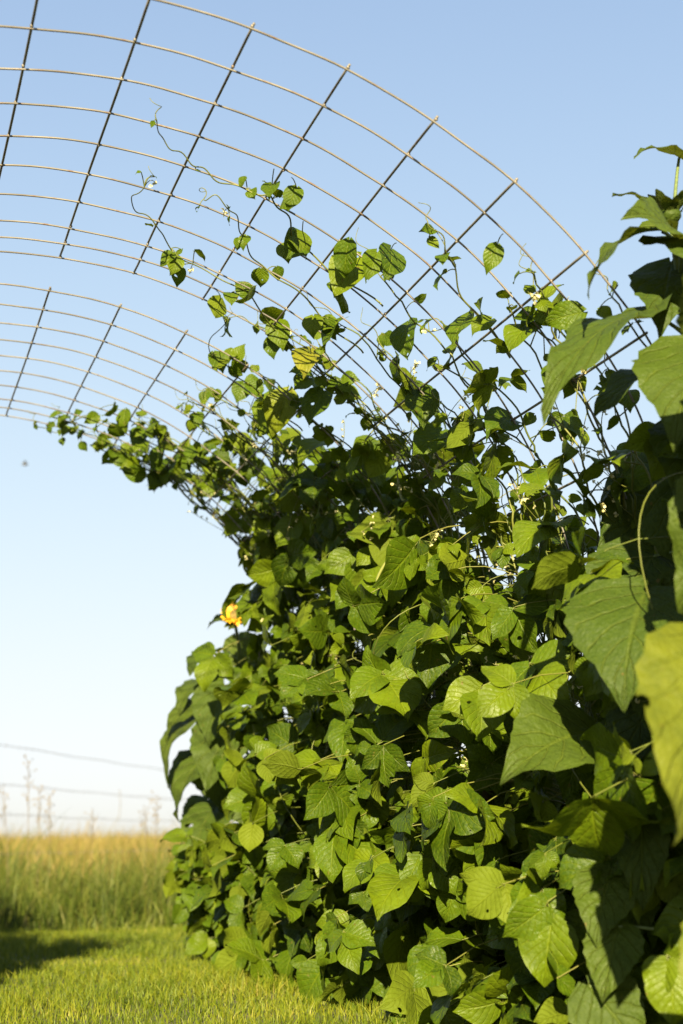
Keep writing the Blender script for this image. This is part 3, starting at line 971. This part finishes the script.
def blades(name, mat, n, area, h, w, lean, label, cat, dens=None, segs=2, dirb=(0, 0), z0=0.0):
    x = rng.uniform(area[0], area[1], n)
    y = rng.uniform(area[2], area[3], n)
    if dens is not None:
        kp = rng.uniform(0, 1, n) < dens(x, y)
        x, y = x[kp], y[kp]
        n = len(x)
    va = .35 if h[1] < .1 or h[1] > .8 else .6
    hh = rng.uniform(h[0], h[1], n) * (.78 + va * np.sin(x * 2.7 + 1.3 * np.sin(y * 1.9)) * np.sin(y * 3.1 + x))
    ww = rng.uniform(w[0], w[1], n)
    a = rng.uniform(0, 6.283, n)
    le = np.abs(rng.normal(0, lean, n)) * hh
    la = rng.uniform(0, 6.283, n)
    dx, dy = np.cos(la) * le + dirb[0] * hh, np.sin(la) * le + dirb[1] * hh
    px, py = np.cos(a) * ww / 2, np.sin(a) * ww / 2
    fr = np.linspace(0, 1, segs + 1)
    z0 = rise(y)
    V = []
    for i, t in enumerate(fr):
        wt = (1 - t ** 1.8)
        cx, cy, cz = x + dx * t * t, y + dy * t * t, z0 + hh * (t - .12 * t * t)
        if i < segs:
            V += [np.stack([cx - px * wt, cy - py * wt, cz], -1), np.stack([cx + px * wt, cy + py * wt, cz], -1)]
        else:
            V += [np.stack([cx, cy, cz], -1)]
    per = len(V)
    V = np.stack(V, 1).reshape(-1, 3)
    o = np.arange(n)[:, None] * per
    faces = []
    for i in range(segs - 1):
        faces.append(o + np.array([2 * i, 2 * i + 1, 2 * i + 3, 2 * i + 2]))
    i = segs - 1
    faces.append(o + np.array([2 * i, 2 * i + 1, 2 * i + 2]))
    m = MB()
    m.add(V, faces, None, np.repeat(rng.uniform(0, 1, n), per))
    return tag(m.build(name, mat), label, cat, None, 'stuff')


def bed_edge(x, y):
    return np.where((x > 1.0) & (x < 1.6) & (y > -.9) & (y < 4.2), .12, 1.0)


blades('lawn_grass', M['lawn'], 150000, (-1.6, 2.2, -.4, 5.7), (.020, .075), (.0018, .0042), .6,
       'short mown yellow-green lawn grass, sunlit in front and crossed by a shadow', 'lawn grass', dens=bed_edge)


def edge(x, y):
    return np.clip((y - (5.15 + .15 * np.sin(x * 2.0) + .1 * np.sin(x * 5.3))) / .25, 0, 1)


blades('tall_grass', M['tall'], 34000, (-3, 6, 5.0, 10.0), (.24, .47), (.004, .009), .65,
       'uncut green and straw grass along the fence behind the lawn', 'tall grass', dens=edge, segs=3, dirb=(.05, 0))
blades('green_grass', M['tall'], 24000, (-3, 10, 8.2, 17.0), (.34, .64), (.005, .012), .6,
       'green tufts of grass mixed into the near edge of the golden field', 'green grass', segs=3, dirb=(.05, 0),
       dens=lambda x, y: np.clip(np.sin(x * 1.7 + y) + np.sin(y * 1.1 - x * .8), 0, 1))
blades('field_grass', M['field'], 46000, (-8, 22, 8.6, 46.0), (.44, .84), (.010, .028), .4,
       'golden ripe field grass stretching to the horizon beyond the fence', 'field grass', segs=2, dirb=(.08, 0))


# ------------------------------------------------------------------ tall weeds in seed
def weed(x, y, h, spread, label):
    base = np.array([x, y, 0.])
    root = thing('grass_stalk', label, 'grass stalk', base, 'tall seeding grass stalks by the fence')
    m = MB()
    top = base + np.array([rng.normal(0, .03), rng.normal(0, .03), h])
    tube(m, bez(base, base + np.array([0, 0, h * .6]), top, 8), np.linspace(.003, .0014, 8), 5)
    m.build('stalk', M['weed'], root, base)
    s = MB()
    for q in range(26):
        z = h * (1 - .32 * q / 26)
        p = base + (top - base) * (z / h)
        d = nrm(np.array([rng.normal(0, 1), rng.normal(0, 1), .9 + rng.uniform(0, .8)]))
        e = p + d * spread * rng.uniform(.4, 1)
        tube(s, [p, (p + e) / 2, e], .0009, 3)
        leaf(s, e, e + nrm(d + np.array([0, 0, .3])) * .022, rng.normal(0, 1, 3), 'petal', 1.2, .3, .3)
    s.build('seed_head', M['weed'], root, base)


def at_depth(px, d):     # design helper: ground x for a bearing (degrees right of +Y), distance d
    return CAMP[0] + d * math.sin(R(px)), CAMP[1] + d * math.cos(R(px))


for (bear, d, h, sp, lab) in (
        (5.6, 9.4, .74, .05, 'dry grass stalk with a narrow seed plume, leftmost of the row above the field'),
        (6.3, 9.2, .90, .05, 'tallest dry grass stalk, seed plume touching the upper fence wires'),
        (6.7, 9.8, .75, .04, 'slim dry grass stalk close to the right of the tallest one'),
        (7.15, 9.3, .70, .05, 'dry grass stalk with a bushy tip under the middle fence wire'),
        (8.7, 10.2, .58, .07, 'short dry grass stalk with a wide drooping plume, standing alone mid-field'),
        (10.8, 9.9, .60, .06, 'dry grass stalk left of the pair beside the sunflower leaves'),
        (11.2, 9.7, .68, .05, 'dry grass stalk nearest the drooping sunflower leaves')):
    x, y = at_depth(bear, d)
    weed(x, y, h + .07, sp, lab)

# ------------------------------------------------------------------ barbed wire fence
f0 = np.array(at_depth(5.0, 11.9))
f1 = np.array(at_depth(11.6, 16.2))
du = (f1 - f0) / np.linalg.norm(f1 - f0)
pA, pB, pC = f0 - du * 2.6, f0 + du * 7.2, f0 + du * 16.0
fence = thing('barbed_wire_fence', 'rusty barbed wire fence with thin sagging strands across the pale sky behind the field', 'fence', (pA[0], pA[1], 0))
fb = (pA[0], pA[1], 0)
for p in (pA, pB, pC):
    m = MB()
    tube(m, [(p[0], p[1], 0), (p[0] + .01, p[1], .7), (p[0], p[1] + .01, 1.42)], [.055, .052, .05], 10, cap=True)
    m.build('fence_post', M['post'], fence, fb)
for h, sag in ((1.29, .03), (.975, .03), (.76, .06), (.42, .03)):
    m = MB()
    for a, b in ((pA, pB), (pB, pC)):
        t = np.linspace(0, 1, 60)
        P = np.stack([a[0] + (b[0] - a[0]) * t, a[1] + (b[1] - a[1]) * t, h - 4 * sag * t * (1 - t) + .004 * np.sin(t * 40)], -1)
        tube(m, P, .0019, 4)
        L = np.linalg.norm(b - a)
        for q in np.arange(.1, L, .14):
            c = np.array([np.interp(q / L, t, P[:, i]) for i in range(3)])
            for w in range(2):
                d = nrm(rng.normal(0, 1, 3)) * .022
                tube(m, [c - d, c, c + d], .0013, 3)
    m.build('wire_strand', M['fencewire'], fence, fb)
m = MB()
pw = f0 + du * 3.0
tube(m, [(pw[0], pw[1], 1.0), (pw[0] + .012, pw[1], .85), (pw[0], pw[1], .70)], .004, 5)
m.build('wire_stay', M['fencewire'], fence, fb)

# ------------------------------------------------------------------ small insect in the air
c = np.array([-.374 + 2.0 * math.sin(R(5.6)), -2.362 + 2.0 * math.cos(R(5.6)), .985])
ins = thing('flying_insect', 'tiny blurred dark insect flying alone in the sky beneath the far vine tips', 'insect', c)
m = MB()
blob(m, c, .002, .002, .005, 6, 8, ax=(1, .2, .1))
m.build('body', M['insect'], ins, c)
for sgn in (-1, 1):
    m = MB()
    leaf(m, c, c + np.array([-.001, sgn * .007, .004]), (0, 0, 1), 'petal', 1.8, .2, .1)
    m.build('wing', M['insectwing'], ins, c)

# ------------------------------------------------------------------ light, sky, camera
sc = bpy.context.scene
w = bpy.data.worlds.new('World')
sc.world = w
w.use_nodes = True
nt = w.node_tree
sky = nt.nodes.new('ShaderNodeTexSky')
sky.sky_type = 'NISHITA'
sky.sun_disc = False
sky.sun_elevation = R(SUN_EL)
sky.sun_rotation = R(SUN_AZ + 180)
sky.altitude = 300
sky.air_density = 1.0
sky.dust_density = 1.3
sky.ozone_density = 1.0
bg = nt.nodes['Background']
# film-like shoulder on the sky's radiance so that the horizon does not burn out
sepc = nt.nodes.new('ShaderNodeSeparateColor')
comb = nt.nodes.new('ShaderNodeCombineColor')
nt.links.new(sky.outputs[0], sepc.inputs[0])
for i, (kk, cap) in enumerate(((.41, 3.98), (.395, 4.08), (.45, 4.1))):
    a = nt.nodes.new('ShaderNodeMath'); a.operation = 'MULTIPLY'; a.inputs[1].default_value = -kk
    b = nt.nodes.new('ShaderNodeMath'); b.operation = 'EXPONENT'
    c_ = nt.nodes.new('ShaderNodeMath'); c_.operation = 'MULTIPLY_ADD'; c_.inputs[1].default_value = -cap; c_.inputs[2].default_value = cap
    nt.links.new(sepc.outputs[i], a.inputs[0])
    nt.links.new(a.outputs[0], b.inputs[0])
    nt.links.new(b.outputs[0], c_.inputs[0])
    nt.links.new(c_.outputs[0], comb.inputs[i])
nt.links.new(comb.outputs[0], bg.inputs[0])
bg.inputs[1].default_value = .061

sl = bpy.data.lights.new('sun', 'SUN')
sl.energy = 5.0
sl.angle = R(.5)
sl.color = (1.0, .84, .52)
so = bpy.data.objects.new('sun', sl)
COL.objects.link(so)
from mathutils import Vector, Matrix
so.rotation_euler = Vector(SUN_TO.tolist()).to_track_quat('Z', 'Y').to_euler()
so.location = (-3, -6, 4)

cd = bpy.data.cameras.new('camera')
cam = bpy.data.objects.new('camera', cd)
COL.objects.link(cam)
Rv = Vector((.94796514, -.31809031, -.01344031))
Uv = Vector((-.0604572, -.22129934, .97333012))
Fv = Vector((.31258121, .92187047, .22901491))
mt = Matrix((Rv, Uv, -Fv)).transposed().to_4x4()
mt.translation = Vector(CAMP.tolist())
cam.matrix_world = mt
cd.sensor_fit = 'HORIZONTAL'
cd.sensor_width = 24.0
cd.lens = 1403.1 / 683 * 24.0
cd.clip_start = .02
cd.clip_end = 6000
cd.dof.use_dof = True
cd.dof.focus_distance = 3.45
cd.dof.aperture_fstop = 3.0
sc.camera = cam

sc.view_settings.view_transform = 'Standard'
sc.view_settings.look = 'None'
sc.view_settings.gamma = 1
sc.view_settings.use_curve_mapping = False
sc.view_settings.exposure = 2.1
sc.render.engine = 'CYCLES'
sc.cycles.max_bounces = 8
sc.cycles.transparent_max_bounces = 12
sc.cycles.use_denoising = True
sc.render.resolution_x = 683
sc.render.resolution_y = 1024
